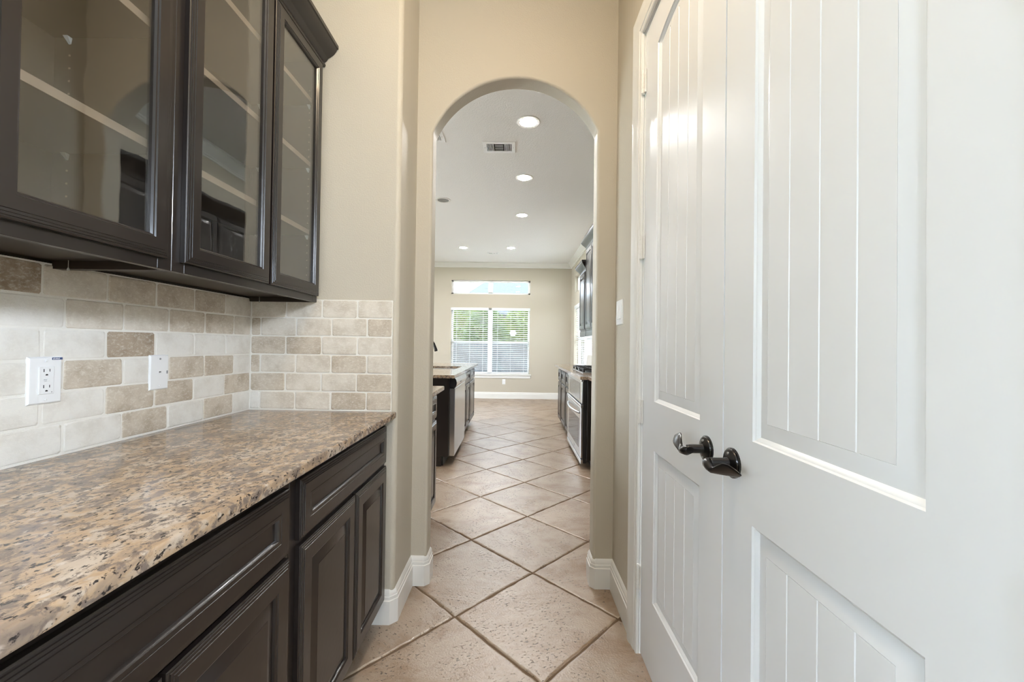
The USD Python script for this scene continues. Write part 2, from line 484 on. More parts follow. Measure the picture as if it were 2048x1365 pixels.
struct("wall_dining_left", wall_with_holes("x", -3.12, -3.0, -4.12, -0.35, 0, CEIL, [W7]), "wall_paint")
W6 = (1.3, 2.8, 0.6, 2.3)  # unseen window added in the rear wall for daylight from behind
struct("wall_rear", wall_with_holes("y", -4.12, -4.0, -3.0, 3.0, 0, CEIL, [W6]), "wall_paint")
struct("wall_dining_right", box(3.0, 3.12, -4.12, -0.35, 0, CEIL), "wall_paint")

# --- baseboards
BB = [(0, 0), (0.0155, 0), (0.0155, 0.098), (0.0155, 0.1005), (0.0118, 0.1035), (0.0118, 0.1165), (0.0088, 0.1195), (0.0088, 0.129), (0.005, 0.139), (0.0, 0.145)]
ch = 0.02
struct("baseboard_left", sweep_plan([(-0.60, YS), (-0.51 - ch, YS), (-0.51, YS + ch), (-0.51, YA), (JL - ch * 0.7, YA), (JL, YA + ch * 0.7), (JL, YA2 - 0.01)], BB, -1), "trim_white")
struct("baseboard_right", sweep_plan([(JR, YA2 - 0.01), (JR, YA + ch * 0.7), (JR + ch * 0.7, YA), (XR, YA), (XR, 1.745)], BB, -1), "trim_white")
struct("baseboard_back", sweep_plan([(KXL, KB), (KX, KB), (KX, 6.62)], BB, -1), "trim_white")
CRN = [(0, CEIL), (0.085, CEIL), (0.085, CEIL - 0.012), (0.076, CEIL - 0.018), (0.066, CEIL - 0.038), (0.04, CEIL - 0.064), (0.024, CEIL - 0.076), (0.02, CEIL - 0.088), (0.012, CEIL - 0.092), (0.012, CEIL - 0.105), (0, CEIL - 0.108)]
struct("trim_2", sweep_plan([(KXL, KB), (KX, KB), (KX, YA2)], CRN, -1), "trim_white")

# --- windows
def window(name, label, F, u0, u1, v0, v1, splits, rail=None, depth=0.09, screen=False):
    """Vinyl frame, mullions and panes set back in the opening; n runs into the room."""
    w = group_struct(name, label=label)
    fw = 0.04
    edges = [u0] + splits + [u1]
    obj("window_frame", cat(F.box(u0, u1, v0, v0 + fw, -depth - 0.05, -depth, 0.004), F.box(u0, u1, v1 - fw, v1, -depth - 0.05, -depth, 0.004),
                            F.box(u0, u0 + fw, v0, v1, -depth - 0.05, -depth, 0.004), F.box(u1 - fw, u1, v0, v1, -depth - 0.05, -depth, 0.004)), "window_white", w)
    for s in splits:
        obj("mullion", F.box(s - 0.05, s + 0.05, v0 + fw, v1 - fw, -depth - 0.05, -0.02, 0.004), "window_white", w)
    for k in range(len(edges) - 1):
        a = edges[k] + (fw if k == 0 else 0.05)
        b = edges[k + 1] - (fw if k == len(edges) - 2 else 0.05)
        if rail:
            obj("sash_rail", F.box(a, b, rail - 0.022, rail + 0.022, -depth - 0.04, -depth + 0.005, 0.003), "window_white", w)
            obj("pane", F.box(a, b, rail + 0.022, v1 - fw, -depth - 0.030, -depth - 0.027), "pane", w)
            obj("pane", F.box(a, b, v0 + fw, rail - 0.022, -depth - 0.030, -depth - 0.027), "pane", w)
            if screen:
                obj("insect_screen", F.box(a, b, v0 + fw, rail - 0.022, -depth - 0.046, -depth - 0.045), "insect_screen", w)
        else:
            obj("pane", F.box(a, b, v0 + fw, v1 - fw, -depth - 0.030, -depth - 0.027), "pane", w)
    return w


FB = facing_y(KB, -1)
FRK = facing(KX, -1)
w1 = window("window_1", "twin sash window with white blinds in the far wall", FB, *W1, [-0.568], rail=1.275, screen=True)
obj("window_sill", FB.box(W1[0] - 0.04, W1[1] + 0.045, W1[2] - 0.02, W1[2] + 0.012, -0.10, 0.035, 0.005), "trim_white", w1)
obj("window_apron", FB.box(W1[0] - 0.02, W1[1] + 0.025, W1[2] - 0.085, W1[2] - 0.021, 0.0, 0.014, 0.004), "trim_white", w1)
window("window_2", "low wide transom window above the blinds", FB, *W2, [-0.568], depth=0.06)
w3 = window("window_3", "window behind the cooktop end of the right wall", FRK, *W3, [7.6], rail=1.35)
obj("window_sill", FRK.box(W3[0] - 0.04, W3[1] + 0.04, W3[2] - 0.02, W3[2] + 0.012, -0.10, 0.03, 0.005), "trim_white", w3)
window("window_4", "small transom window high in the right kitchen wall", FRK, *W4, [], depth=0.06)
for n, W in zip(("window_5", "window_6"), W5):
    window(n, None, facing(KXL, 1), *W, [(W[0] + W[1]) / 2], rail=1.5)
window("added_window_7", None, facing_y(-4.0, 1), *W6, [2.05], rail=1.45)  # added light opening in the unseen rear wall
window("added_window_8", None, facing(-3.0, 1), *W7, [-2.8, -1.77], rail=1.45)  # added light opening, aimed at the hall doors


def blind(label, F, u0, u1, v0, v1, group, cords):
    t = thing("window_blind", label, "blind", F.p((u0 + u1) / 2, v0, -0.04)[0], group)
    obj("valance", rect_rings(F, u0 - 0.02, u1 + 0.02, v1 - 0.055, v1 + 0.012, [(0, -0.02), (0, 0.004), (0.004, 0.008), (0.010, 0.010)]), "slat_white", t)
    n = int((v1 - v0 - 0.10) / 0.0445)
    for k in range(n):
        z = v1 - 0.085 - k * 0.0445
        a = math.radians(14 + rng.uniform(-1.5, 1.5))
        prof = [(-0.024, 0), (0, 0.0022), (0.024, 0), (0.024, -0.0022), (0, 0), (-0.024, -0.0022)]
        pr = [(x * math.cos(a) - y * math.sin(a), x * math.sin(a) + y * math.cos(a)) for x, y in prof]
        loops = [[(u, z + y, -0.045 + x) for x, y in pr] for u in (u0, u1)]
        obj("slat", F.mesh(*loft(loops, True, True)), "slat_white", t)
    obj("bottom_rail", F.box(u0, u1, v0, v0 + 0.022, -0.07, -0.02, 0.004), "slat_white", t)
    for c in cords:
        obj("ladder_cord", cat(F.box(c - 0.0015, c + 0.0015, v0, v1 - 0.05, -0.0195, -0.0185), F.box(c - 0.0015, c + 0.0015, v0, v1 - 0.05, -0.0715, -0.0705)), "slat_white", t)
    return t


blind("white slatted blind over the left half of the far twin window", FB, -1.44, -0.625, 0.56, 2.035, "white window blinds", (-1.33, -1.03, -0.73))
blind("white slatted blind over the right half of the far twin window", FB, -0.512, 0.315, 0.56, 2.035, "white window blinds", (-0.40, -0.10, 0.20))
blind("white slatted blind at the right wall, behind the cooktop", FRK, 6.42, 7.54, 0.81, 2.05, "white window blinds", (6.6, 6.98, 7.36))
blind("white slatted blind on the right wall beyond the cabinets, nearest the far corner", FRK, 7.66, 8.78, 0.81, 2.05, "white window blinds", (7.8, 8.2, 8.6))

struct("added_trim_3", cat(box(KXL - 0.8, KX + 0.9, KB + 0.14, KB + 0.80, 2.93, 3.02), box(KX + 0.14, KX + 0.85, 1.5, KB + 0.14, 2.93, 3.02)), "house_wall")   # unseen eaves added to cut the sky light on the blinds

# --- double pantry doors
def casing(y0, y1, ztop):
    prof = [(0.0, 0.0), (0.0, 0.010), (0.004, 0.013), (0.018, 0.013), (0.022, 0.016), (0.050, 0.018), (0.056, 0.022), (0.072, 0.024), (0.082, 0.024), (0.088, 0.018), (0.090, 0.0)]
    loops = []
    for (y, z, sy, sz) in ((y1, 0, 1, 0), (y1, ztop, 1, 1), (y0, ztop, -1, 1), (y0, 0, -1, 0)):
        loops.append([(XR - t, y + sy * w, z + sz * w) for w, t in prof])
    return trimesh.Trimesh(*loft(loops, False, False), process=False)


tr = group_struct("trim_1", (XR, DY1, 0), label="white moulded casing around the pair of panelled doors")
obj("casing", casing(DY0, DY1, DZ + 0.006), "trim_white", tr)
obj("door_jamb", cat(box(XR + 0.001, XR + 0.119, DY1, DY1 + 0.015, 0, DZ + 0.015), box(XR + 0.001, XR + 0.119, DY0 - 0.015, DY0, 0, DZ + 0.015), box(XR + 0.001, XR + 0.119, DY0, DY1, DZ, DZ + 0.015)), "trim_white", tr)

FD = facing(XR + 0.004, -1)


def outline(u0, u1, v0, v1, d, sag):
    a, b = u0 + d, u1 - d
    pts = [(a, v0 + d), (b, v0 + d)]
    m, h = (u0 + u1) / 2, (u1 - u0) / 2
    for u in np.linspace(b, a, 15 if sag else 2):
        pts.append((u, v1 - d + sag * (1 - ((u - m) / h) ** 2)))
    return pts


def door(name, label, y0, y1, hinge_side, lever_y, lever_dir):
    z0, z1 = 0.012, DZ - 0.004
    t = group_struct(name, (XR, (y0 + y1) / 2, 0), label)
    sl, sr = y0 + 0.122, y1 - 0.122
    if hinge_side > 0:
        sl, sr = y0 + 0.126, y1 - 0.136
    panels = [(sl, sr, 1.012, 2.322, 0.027), (sl, sr, 0.285, 0.834, 0.0)]
    face = sbox(y0 + 0.002, z0, y1 - 0.002, z1)
    parts = []
    for p in panels:
        face = face.difference(Polygon(outline(*p[:4], 0, p[4])))
        prof = [(0, 0), (0.0025, -0.0045), (0.006, -0.006), (0.011, -0.0115), (0.0135, -0.012), (0.044, -0.0045), (0.0445, -0.0060)]
        loops = [[(u, v, n) for u, v in outline(*p[:4], d, p[4])] for d, n in prof]
        parts.append(FD.mesh(*loft(loops, False, True)))
    tv, tf = trimesh.creation.triangulate_polygon(face, engine="earcut")
    parts.append(FD.mesh(np.column_stack([tv, np.zeros(len(tv))]), tf))
    rim = [[(y0 + 0.002, z0, n), (y1 - 0.002, z0, n), (y1 - 0.002, z1, n), (y0 + 0.002, z1, n)] for n in (-0.038, 0.0)]
    parts.append(FD.mesh(*loft(rim, True, False)))
    obj("door_slab", cat(*parts), "door_white", t)
    for p in panels:
        f = Polygon(outline(*p[:4], 0.0445, p[4]))
        a, b = p[0] + 0.0445, p[1] - 0.0445
        g = 0.0772
        m = (a + b) / 2
        cuts = [a, m - g, m, m + g, b]
        for k in range(4):
            s0 = f.intersection(sbox(cuts[k] + (0.0004 if k else 0), 0, cuts[k + 1] - 0.0004 * (k < 3), 3))
            s1 = f.intersection(sbox(cuts[k] + (0.0028 if k else 0), 0, cuts[k + 1] - 0.0028 * (k < 3), 3))
            q0, q1 = np.array(s0.exterior.coords)[:-1], np.array(s1.exterior.coords)[:-1]
            obj("plank", hull(np.vstack([FD.p(q0[:, 0], q0[:, 1], -0.0075), FD.p(q1[:, 0], q1[:, 1], -0.0045)])), "door_white", t)
    hy = y1 + 0.004 if hinge_side > 0 else y0 - 0.004
    for z in (0.305, 0.955, 1.605, 2.265):
        h = [lathe([(0.0001, -0.05), (0.0045, -0.0495), (0.0045, -0.047), (0.0065, -0.0465), (0.0065, 0.0465), (0.0045, 0.047), (0.0045, 0.0495), (0.0001, 0.05)], 14, at=(XR - 0.007, hy, z))]
        for q in (-0.0465, -0.0279, -0.0093, 0.0093, 0.0279):
            h.append(lathe([(0.0069, q + 0.0006), (0.0073, q + 0.0016), (0.0073, q + 0.017), (0.0069, q + 0.018)], 14, at=(XR - 0.007, hy, z)))
        h.append(box(XR - 0.003, XR + 0.003, hy - 0.016, hy + 0.016, z - 0.0465, z + 0.0465, 0.001))
        obj("hinge", cat(h), "trim_white", t)
    zc = 0.945
    hd = obj("lever_handle", cat(
        lathe([(0.0125, 0.010), (0.0125, 0.018), (0.0115, 0.020), (0.0115, 0.050), (0.010, 0.053)], 24, axis=(-1, 0, 0), at=(XR + 0.004, lever_y, zc)),
        lever(lever_y, zc, lever_dir)), "bronze", t)
    obj("rose", lathe([(0.0345, 0.0), (0.0345, 0.004), (0.032, 0.0055), (0.031, 0.008), (0.028, 0.0095), (0.016, 0.013), (0.013, 0.0135)], 36, axis=(-1, 0, 0), at=(XR + 0.004, lever_y, zc)), "bronze", hd)
    obj("lock_pin", cat(lathe([(0.003, 0.010), (0.003, 0.0135), (0.002, 0.014)], 10, axis=(-1, 0, 0), at=(XR + 0.004, lever_y, zc + 0.022)),
                        lathe([(0.003, 0.010), (0.003, 0.0135), (0.002, 0.014)], 10, axis=(-1, 0, 0), at=(XR + 0.004, lever_y, zc - 0.022))), "stainless_soft", hd)
    return t


def lever(yc, zc, d):
    """A wave lever: an elbow at the neck, then a flattened blade that dips and rises again."""
    secs = [(-0.0125, -0.001, 0.050, 0.009, 0.010), (-0.007, -0.003, 0.056, 0.0125, 0.012), (0.008, -0.006, 0.059, 0.0110, 0.010), (0.022, -0.010, 0.059, 0.0080, 0.0075),
            (0.036, -0.008, 0.058, 0.0078, 0.0055), (0.052, -0.002, 0.055, 0.0110, 0.005), (0.068, 0.004, 0.051, 0.0140, 0.0045), (0.084, 0.006, 0.047, 0.0135, 0.004), (0.098, 0.006, 0.044, 0.0090, 0.0035), (0.108, 0.006, 0.042, 0.003, 0.002)]
    a = np.linspace(0, 2 * np.pi, 18, endpoint=False)
    loops = [[(XR + 0.004 - n - rn * math.sin(t) - ((0.55 if d < 0 else -0.75) * rz * math.cos(t) if s > 0.03 else 0), yc + d * s, zc + dz + (0.006 if d > 0 and s > 0.03 else 0) + rz * math.cos(t)) for t in a] for s, dz, n, rz, rn in secs]
    m = trimesh.Trimesh(*loft(loops, True, True), process=False)
    if d < 0:
        m.invert()
    return m


door("door_1", "far white panelled door leaf hinged beside the arch", 1.009, 1.640, 1, 1.090, 1)
door("door_2", "near white panelled door leaf at the right edge", 0.392, 1.007, -1, 0.962, -1)

# ================================================================ CABINET PARTS
OUT = [(0, -0.019), (0, -0.0075), (0.0025, -0.0055), (0.0052, -0.0055), (0.0060, -0.0036), (0.0105, -0.0034), (0.0112, -0.0019), (0.0162, -0.0016), (0.017, 0.0)]


def front(t, name, F, u0, u1, v0, v1, kind, mat="espresso", fw=0.058):
    """One door or drawer front on face frame F (n = 0 is its face)."""
    if kind == "glass":
        prof = OUT + [(fw - 0.008, 0.0), (fw - 0.006, -0.003), (fw - 0.003, -0.0035), (fw, -0.008), (fw, -0.019), (0, -0.019)]
        d = obj(name, rect_rings(F, u0, u1, v0, v1, prof, False, False), mat, t)
        obj("glass_pane", F.box(u0 + fw - 0.004, u1 - fw + 0.004, v0 + fw - 0.004, v1 - fw + 0.004, -0.0142, -0.0112), "cabinet_glass", d)
    elif kind == "raised":
        prof = OUT + [(fw - 0.004, 0.0), (fw - 0.002, -0.0025), (fw + 0.002, -0.004), (fw + 0.004, -0.010)]
        d = obj(name, rect_rings(F, u0, u1, v0, v1, prof, True, False), mat, t)
        obj("door_panel", rect_rings(F, u0 + fw, u1 - fw, v0 + fw, v1 - fw, [(0, -0.016), (0, -0.0105), (0.006, -0.0102), (0.008, -0.0085), (0.034, -0.0025), (0.036, -0.001), (0.039, -0.0008)]), mat, d)
    else:
        f = fw if kind == "drawer" else fw * 0.8
        prof = OUT + [(f - 0.014, 0.0), (f - 0.0132, -0.0012), (f - 0.0118, -0.0012), (f - 0.011, 0.0), (f - 0.004, 0.0), (f - 0.001, -0.0035), (f + 0.001, -0.009)]
        d = obj(name, rect_rings(F, u0, u1, v0, v1, prof, True, False), mat, t)
        obj("drawer_panel", rect_rings(F, u0 + f, u1 - f, v0 + f, v1 - f, [(0, -0.016), (0, -0.0085), (0.003, -0.0085)]), mat, d)
    return d


def base_cabinet(label, F, u0, u1, depth, rows, group=None, top=0.884, toe=0.10, ff=0.019, body_top=None):
    """rows: list of (name, kind, u0, u1, v0, v1). F's n = 0 is the plane of the door faces."""
    t = thing("base_cabinet", label, "cabinet", F.p((u0 + u1) / 2, 0, -depth / 2)[0], group)
    n0 = -0.0195
    obj("body", cat(F.box(u0, u1, toe, body_top or top, -depth, n0 - ff), F.box(u0, u1, 0, toe, -depth, n0 - 0.075)), "espresso", t)
    obj("face_frame", F.box(u0, u1, toe, top, n0 - ff + 0.0005, n0, 0.001), "espresso", t)
    for r in rows:
        front(t, r[0], F, *r[2:6], r[1])
    return t


# ---------------------------------------------------------------- pantry base cabinets and counter
FP = facing(-0.540, 1)
base_cabinet("espresso base cabinet under the granite beside the arch, with one drawer over two doors", FP, 1.036, 1.797, 0.61,
             [("drawer", "drawer", 1.064, 1.777, 0.700, 0.856), ("door", "raised", 1.067, 1.434, 0.108, 0.684), ("door", "raised", 1.442, 1.782, 0.108, 0.684)])
base_cabinet("nearer espresso base cabinet at the left, below the front of the granite counter", FP, 0.272, 1.034, 0.61,
             [("drawer", "drawer", 0.295, 1.015, 0.692, 0.852), ("door", "raised", 0.295, 0.652, 0.108, 0.680), ("door", "raised", 0.659, 1.018, 0.108, 0.680)])


def slab_counter(name, label, poly_or_rect, z0=0.884, z1=0.914, edge=0.006, parent=None):
    x0, x1, y0, y1 = poly_or_rect
    e = edge
    prof = [(e, z0), (0.0, z0 + e), (0.0, z1 - e), (e * 0.3, z1 - e * 0.3), (e, z1)]
    loops = []
    for d, z in [(0.006, z0), (0.0015, z0 + 0.0015), (0, z0 + 0.005), (0, z1 - 0.006), (0.0018, z1 - 0.0018), (0.006, z1)]:
        loops.append([(x0 + d, y0 + d, z), (x1 - d, y0 + d, z), (x1 - d, y1 - d, z), (x0 + d, y1 - d, z)])
    return obj(name, trimesh.Trimesh(*loft(loops, True, True), process=False), "granite", parent)


c = slab_counter("granite_countertop", None, (-1.160, -0.512, 0.255, 1.797), 0.885)
tag(c, "speckled brown granite countertop running along the tiled left wall", "countertop")

# ---------------------------------------------------------------- backsplash
ZT = [0.9175 + 0.0797 * k for k in range(7)]
def splash_tile(t, F, u0, u1, v0, v1, mat):
    g = 0.0020
    a = [u0 + g, v0 + g, u1 - g, v1 - g]
    r = rng.uniform(-0.0012, 0.0012, 16)
    def ring(d, n, cut):
        P, k = [], 0
        for (cu, cv, su, sv) in ((a[0], a[1], 1, 1), (a[2], a[1], -1, 1), (a[2], a[3], -1, -1), (a[0], a[3], 1, -1)):
            c1, c2 = (cu + su * (d + cut), cv + sv * d), (cu + su * d, cv + sv * (d + cut))
            seq = (c2, c1) if su * sv > 0 else (c1, c2)
            for q in seq:
                P.append((q[0] + r[k % 16], q[1] + r[(k + 5) % 16], n)); k += 1
        return P
    pr = rng.uniform(-0.0006, 0.0008)
    loops = [ring(0.0005, -0.009, 0.004), ring(0.0003, -0.0022 + pr, 0.004), ring(0.0016, -0.0007 + pr, 0.005), ring(0.0045, pr, 0.007)]
    obj("tile", F.mesh(*loft(loops, False, True)), mat, t, smooth=50)


def tone(k, row, special):
    if (row, k) in special:
        return special[(row, k)]
    q = rng.random()
    return "splash_pale" if q < 0.42 else "splash_cream" if q < 0.78 else "splash_tan"


FL = facing(-1.148, 1)
bs = thing("tile_backsplash", "tumbled cream stone tile backsplash on the long left wall above the granite", "backsplash", (XL, 1.0, 0.914))
obj("grout_bed", FL.box(0.262, 1.7915, 0.9142, 1.3965, -0.0165, -0.0014), "splash_grout", bs)
B, C_, P_, T_ = "splash_brown", "splash_cream", "splash_pale", "splash_tan"
sp = {(5, 4): B, (5, 5): C_, (5, 6): T_, (5, 7): T_, (4, 5): C_, (4, 6): C_, (4, 7): T_, (3, 4): P_, (3, 5): P_, (3, 6): B, (3, 7): P_, (3, 8): P_, (3, 9): P_, (2, 5): T_, (2, 6): P_, (2, 7): T_, (2, 8): T_, (2, 9): P_,
      (1, 4): P_, (1, 5): P_, (1, 6): T_, (1, 7): T_, (1, 8): P_, (0, 4): P_, (0, 5): P_, (0, 6): T_, (0, 7): P_, (0, 8): T_, (0, 9): P_}
for row in range(6):
    first = 0.997 if row % 2 else 1.048
    joints = [0.264] + [first + 0.159 * k for k in range(-6, 7) if 0.27 < first + 0.159 * k < 1.76] + [1.7892]
    for k in range(len(joints) - 1):
        splash_tile(bs, FL, joints[k] + (rng.uniform(-0.002, 0.002) if k else 0), joints[k + 1], ZT[row], ZT[row + 1], tone(k, row, sp))
FS2 = facing_y(1.790, -1)
bs2 = thing("tile_backsplash", "short tumbled stone tile return at the counter's end, facing the camera", "backsplash", (-0.84, YS, 0.914))
obj("grout_bed", FS2.box(-1.1493, -0.5315, 0.9142, 1.3965, -0.0085, -0.0014), "splash_grout", bs2)
sp2 = {(5, 0): C_, (5, 1): C_, (5, 2): C_, (5, 3): C_, (4, 1): C_, (4, 2): C_, (4, 3): C_, (4, 4): T_, (3, 0): T_, (3, 1): T_, (3, 2): C_, (3, 3): C_, (2, 1): C_, (2, 2): C_, (2, 3): "splash_tan", (2, 4): C_, (1, 0): T_, (1, 1): C_, (1, 2): C_, (1, 3): T_, (0, 1): C_, (0, 2): C_, (0, 3): T_, (0, 4): T_}
for row in range(6):
    joints = [-1.1472] + ([-0.995, -0.838, -0.684] if row % 2 else [-1.104, -0.950, -0.796, -0.641]) + [-0.531]
    for k in range(len(joints) - 1):
        splash_tile(bs2, FS2, joints[k], joints[k + 1], ZT[row], ZT[row + 1], tone(k, row, sp2))

# ---------------------------------------------------------------- pantry wall cabinets with glass doors
FU = facing(-0.843, 1)
UZ0, UZ1, UDB, UDT = 1.384, 2.435, 1.410, 2.416


def wall_cabinet(label, u0, u1, doors):
    t = thing("wall_cabinet", label, "cabinet", (XL, (u0 + u1) / 2, UZ0))
    n0, bk, w = -0.0195, -0.3195, 0.012
    obj("body", cat(FU.box(u0, u0 + w, UZ0, UZ1, bk, n0 - 0.019), FU.box(u1 - w, u1, UZ0, UZ1, bk, n0 - 0.019), FU.box(u0 + w, u1 - w, UZ1 - w, UZ1, bk, n0 - 0.019),
                    FU.box(u0 + w, u1 - w, UZ0 + 0.020, UZ0 + 0.034, bk, n0 - 0.019), FU.box(u0 + w, u1 - w, UZ0, UZ1 - w, bk, bk + 0.006)), "espresso_inside", t)
    sw, m = 0.040, (doors[0][1] + doors[1][0]) / 2
    obj("face_frame", cat(FU.box(u0, u0 + sw, UZ0, UZ1, n0 - 0.0185, n0, 0.001), FU.box(u1 - sw, u1, UZ0, UZ1, n0 - 0.0185, n0, 0.001),
                          FU.box(u0 + sw, u1 - sw, UZ0, UZ0 + 0.045, n0 - 0.0185, n0, 0.001), FU.box(u0 + sw, u1 - sw, UZ1 - 0.06, UZ1, n0 - 0.0185, n0, 0.001),
                          FU.box(m - 0.02, m + 0.02, UZ0 + 0.045, UZ1 - 0.06, n0 - 0.0185, n0, 0.001)), "espresso", t)
    for z in (1.670, 1.960, 2.235):
        s = obj("shelf", FU.box(u0 + w + 0.001, u1 - w - 0.001, z, z + 0.019, bk + 0.007, n0 - 0.0225), "espresso_inside", t)
        tag(obj("shelf_edge", FU.box(u0 + w + 0.001, u1 - w - 0.001, z, z + 0.019, n0 - 0.0224, n0 - 0.0212), "shelf_edge", s), "front edge coloured paler for the light on it")  # lit front edge put into the colour of a thin strip
        for u, d in ((u0 + w, 1), (u1 - w, -1)):
            for n in (-0.275, -0.060):
                y = lambda a: u + d * a
                pin = hull(np.vstack([FU.p([y(0), y(0), y(0.012), y(0.012)], [z - 0.001] * 4, [n - 0.006, n + 0.006, n - 0.006, n + 0.006]), FU.p([y(0), y(0)], [z - 0.016] * 2, [n - 0.003, n + 0.003])]))
                tag(obj("shelf_pin", pin, "clear_plastic", t), "clear plastic shelf pin")
    holes = []
    for n in (-0.275, -0.060):
        for k in range(26):
            z = 1.50 + 0.032 * k
            holes.append(FU.box(u1 - w - 0.0008, u1 - w + 0.0002, z - 0.0022, z + 0.0022, n - 0.0022, n + 0.0022))
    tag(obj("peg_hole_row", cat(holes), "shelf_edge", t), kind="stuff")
    for a, b in doors:
        front(t, "glass_door", FU, a, b, UDB, UDT, "glass", fw=0.050)
    clip = obj("wire_clip", lathe([(0.001, -0.006), (0.0032, -0.004), (0.002, 0.0), (0.0007, 0.002), (0.0007, 0.02)], 10, at=(-1.10, u1 - 0.02, UZ0)), "clear_plastic", t)
    tag(clip, "small white wire clip under the cabinet")
    return t


wall_cabinet("glass-door espresso wall cabinet at upper left, the one cut off by the picture's edge", 0.266, 1.0279, [(0.285, 0.640), (0.646, 1.003)])
wall_cabinet("glass-door espresso wall cabinet beside the stub wall, both doors in view", 1.0281, 1.789, [(1.054, 1.418), (1.429, 1.778)])
CP = [(0, 2.417), (0.014, 2.417), (0.017, 2.424), (0.015, 2.433), (0.012, 2.437), (0.022, 2.444), (0.026, 2.452), (0.030, 2.456), (0.036, 2.459), (0.052, 2.471), (0.062, 2.484), (0.066, 2.494), (0.072, 2.496), (0.072, 2.510), (0, 2.510)]
cr = obj("cabinet_crown", extrude([(-0.8625 + a, b) for a, b in CP], "y", 0.26, 1.797), "espresso")
tag(cr, "dark crown moulding along the top of the two glass-door wall cabinets", "moulding")

# ---------------------------------------------------------------- outlets and switch
def screw(F, u, v):
    return F.mesh(*(lambda m: (m.vertices, m.faces))(lathe([(0.0032, 0.0045), (0.0030, 0.0062), (0.002, 0.0068)], 12, at=(u, v, 0))))


o = thing("electrical_outlet", "white outlet with ground-fault sockets and a small blue sticker on the tiles", "outlet", (-1.148, 1.003, 1.109))
u, v = 1.003, 1.1085
obj("cover_plate", rect_rings(FL, u - 0.0375, u + 0.0375, v - 0.0575, v + 0.0575, [(0, -0.004), (0, 0.001), (0.0035, 0.0045), (0.006, 0.005)]), "plate_white", o)
rc = obj("receptacle", rect_rings(FL, u - 0.0165, u + 0.0165, v - 0.0335, v + 0.0335, [(0, 0.004), (0, 0.0065), (0.001, 0.0072)]), "plate_white", o)
for s in (-1, 1):
    zc = v + s * 0.0195
    obj("socket_slots", cat(FL.box(u - 0.0072, u - 0.0054, zc + 0.001, zc + 0.0085, 0.0068, 0.0074), FL.box(u + 0.0056, u + 0.0072, zc + 0.0015, zc + 0.008, 0.0068, 0.0074),
                            FL.ext(Polygon([(u + 0.0028 * math.cos(a), zc - 0.0065 + 0.0026 * math.sin(a)) for a in np.linspace(-0.5, math.pi + 0.5, 12)]), 0.0068, 0.0074)), "slot_dark", rc)
obj("test_button", FL.box(u - 0.0075, u + 0.0075, v - 0.0032, v - 0.0002, 0.0070, 0.0080, 0.0004), "plate_white", rc)
obj("reset_button", FL.box(u - 0.0075, u + 0.0075, v + 0.0004, v + 0.0034, 0.0070, 0.0080, 0.0004), "plate_white", rc)
for s, z, a in (("TEST", v - 0.0023, u - 0.0062), ("RESET", v + 0.0012, u - 0.0068)):
    tm = meshkit.text_mesh(s, 0.0017, 0.0003)
    obj("button_print", FL.mesh(np.asarray(tm.vertices) + np.array([a, z, 0.0079]), tm.faces), "print_grey", rc, smooth=False)
obj("indicator", FL.box(u + 0.0105, u + 0.0125, v - 0.0305, v - 0.0285, 0.0070, 0.0075), "print_grey", rc)
obj("screw", screw(FL, u, v + 0.0475), "plate_white", o)
obj("screw", screw(FL, u, v - 0.0475), "plate_white", o)
st = obj("sticker", FL.box(u + 0.0125, u + 0.0362, v + 0.0495, v + 0.0552, 0.0049, 0.0053), "sticker_blue", o)
tag(st, "small dark blue sticker with pale print")
obj("sticker_print", cat([FL.box(u + 0.0145 + 0.0026 * k, u + 0.0161 + 0.0026 * k, v + 0.0507, v + 0.0530 + 0.0008 * (k % 2), 0.0052, 0.00545) for k in range(6)]), "plate_white", st)

o = thing("phone_jack", "white single telephone wall plate on the tiles, right of the outlet", "wall plate", (-1.148, 1.327, 1.107))
u, v = 1.327, 1.107
obj("cover_plate", rect_rings(FL, u - 0.0355, u + 0.0355, v - 0.0560, v + 0.0560, [(0, -0.004), (0, 0.001), (0.0035, 0.0045), (0.006, 0.005)]), "plate_white", o)
obj("jack", cat(FL.box(u - 0.0065, u + 0.0065, v - 0.006, v + 0.004, 0.0045, 0.0062, 0.0005)), "plate_white", o)
obj("jack_opening", FL.box(u - 0.0045, u + 0.0035, v - 0.0005, v + 0.0025, 0.0060, 0.0066), "slot_dark", o)
obj("screw", cat(screw(FL, u + 0.001, v + 0.043), FL.box(u, u + 0.0016, v + 0.0405, v + 0.0455, 0.0066, 0.0071)), "print_grey", o)
obj("screw", screw(FL, u, v - 0.043), "plate_white", o)
obj("side_tab", FL.box(u + 0.0255, u + 0.0305, v - 0.006, v + 0.004, 0.0045, 0.006, 0.0004), "print_grey", o)

FR_ = facing(XR, -1)
o = thing("light_switch", "white wall switch plate between the arch and the door casing", "switch", (XR, 1.985, 1.373))
u, v = 1.985, 1.373
obj("cover_plate", rect_rings(FR_, u - 0.057, u + 0.057, v - 0.059, v + 0.059, [(0, 0.0), (0, 0.004), (0.003, 0.0065), (0.006, 0.007)]), "plate_white", o)
for d in (-0.023, 0.023):
    k = [(u + d - 0.0165, v - 0.033), (u + d + 0.0165, v - 0.033), (u + d + 0.0165, v + 0.033), (u + d - 0.0165, v + 0.033)]
    obj("rocker", hull(np.vstack([FR_.p([q[0] for q in k], [q[1] for q in k], 0.006), FR_.p([q[0] for q in k], [q[1] for q in k], [0.012, 0.012, 0.0075, 0.0075])])), "plate_white", o)

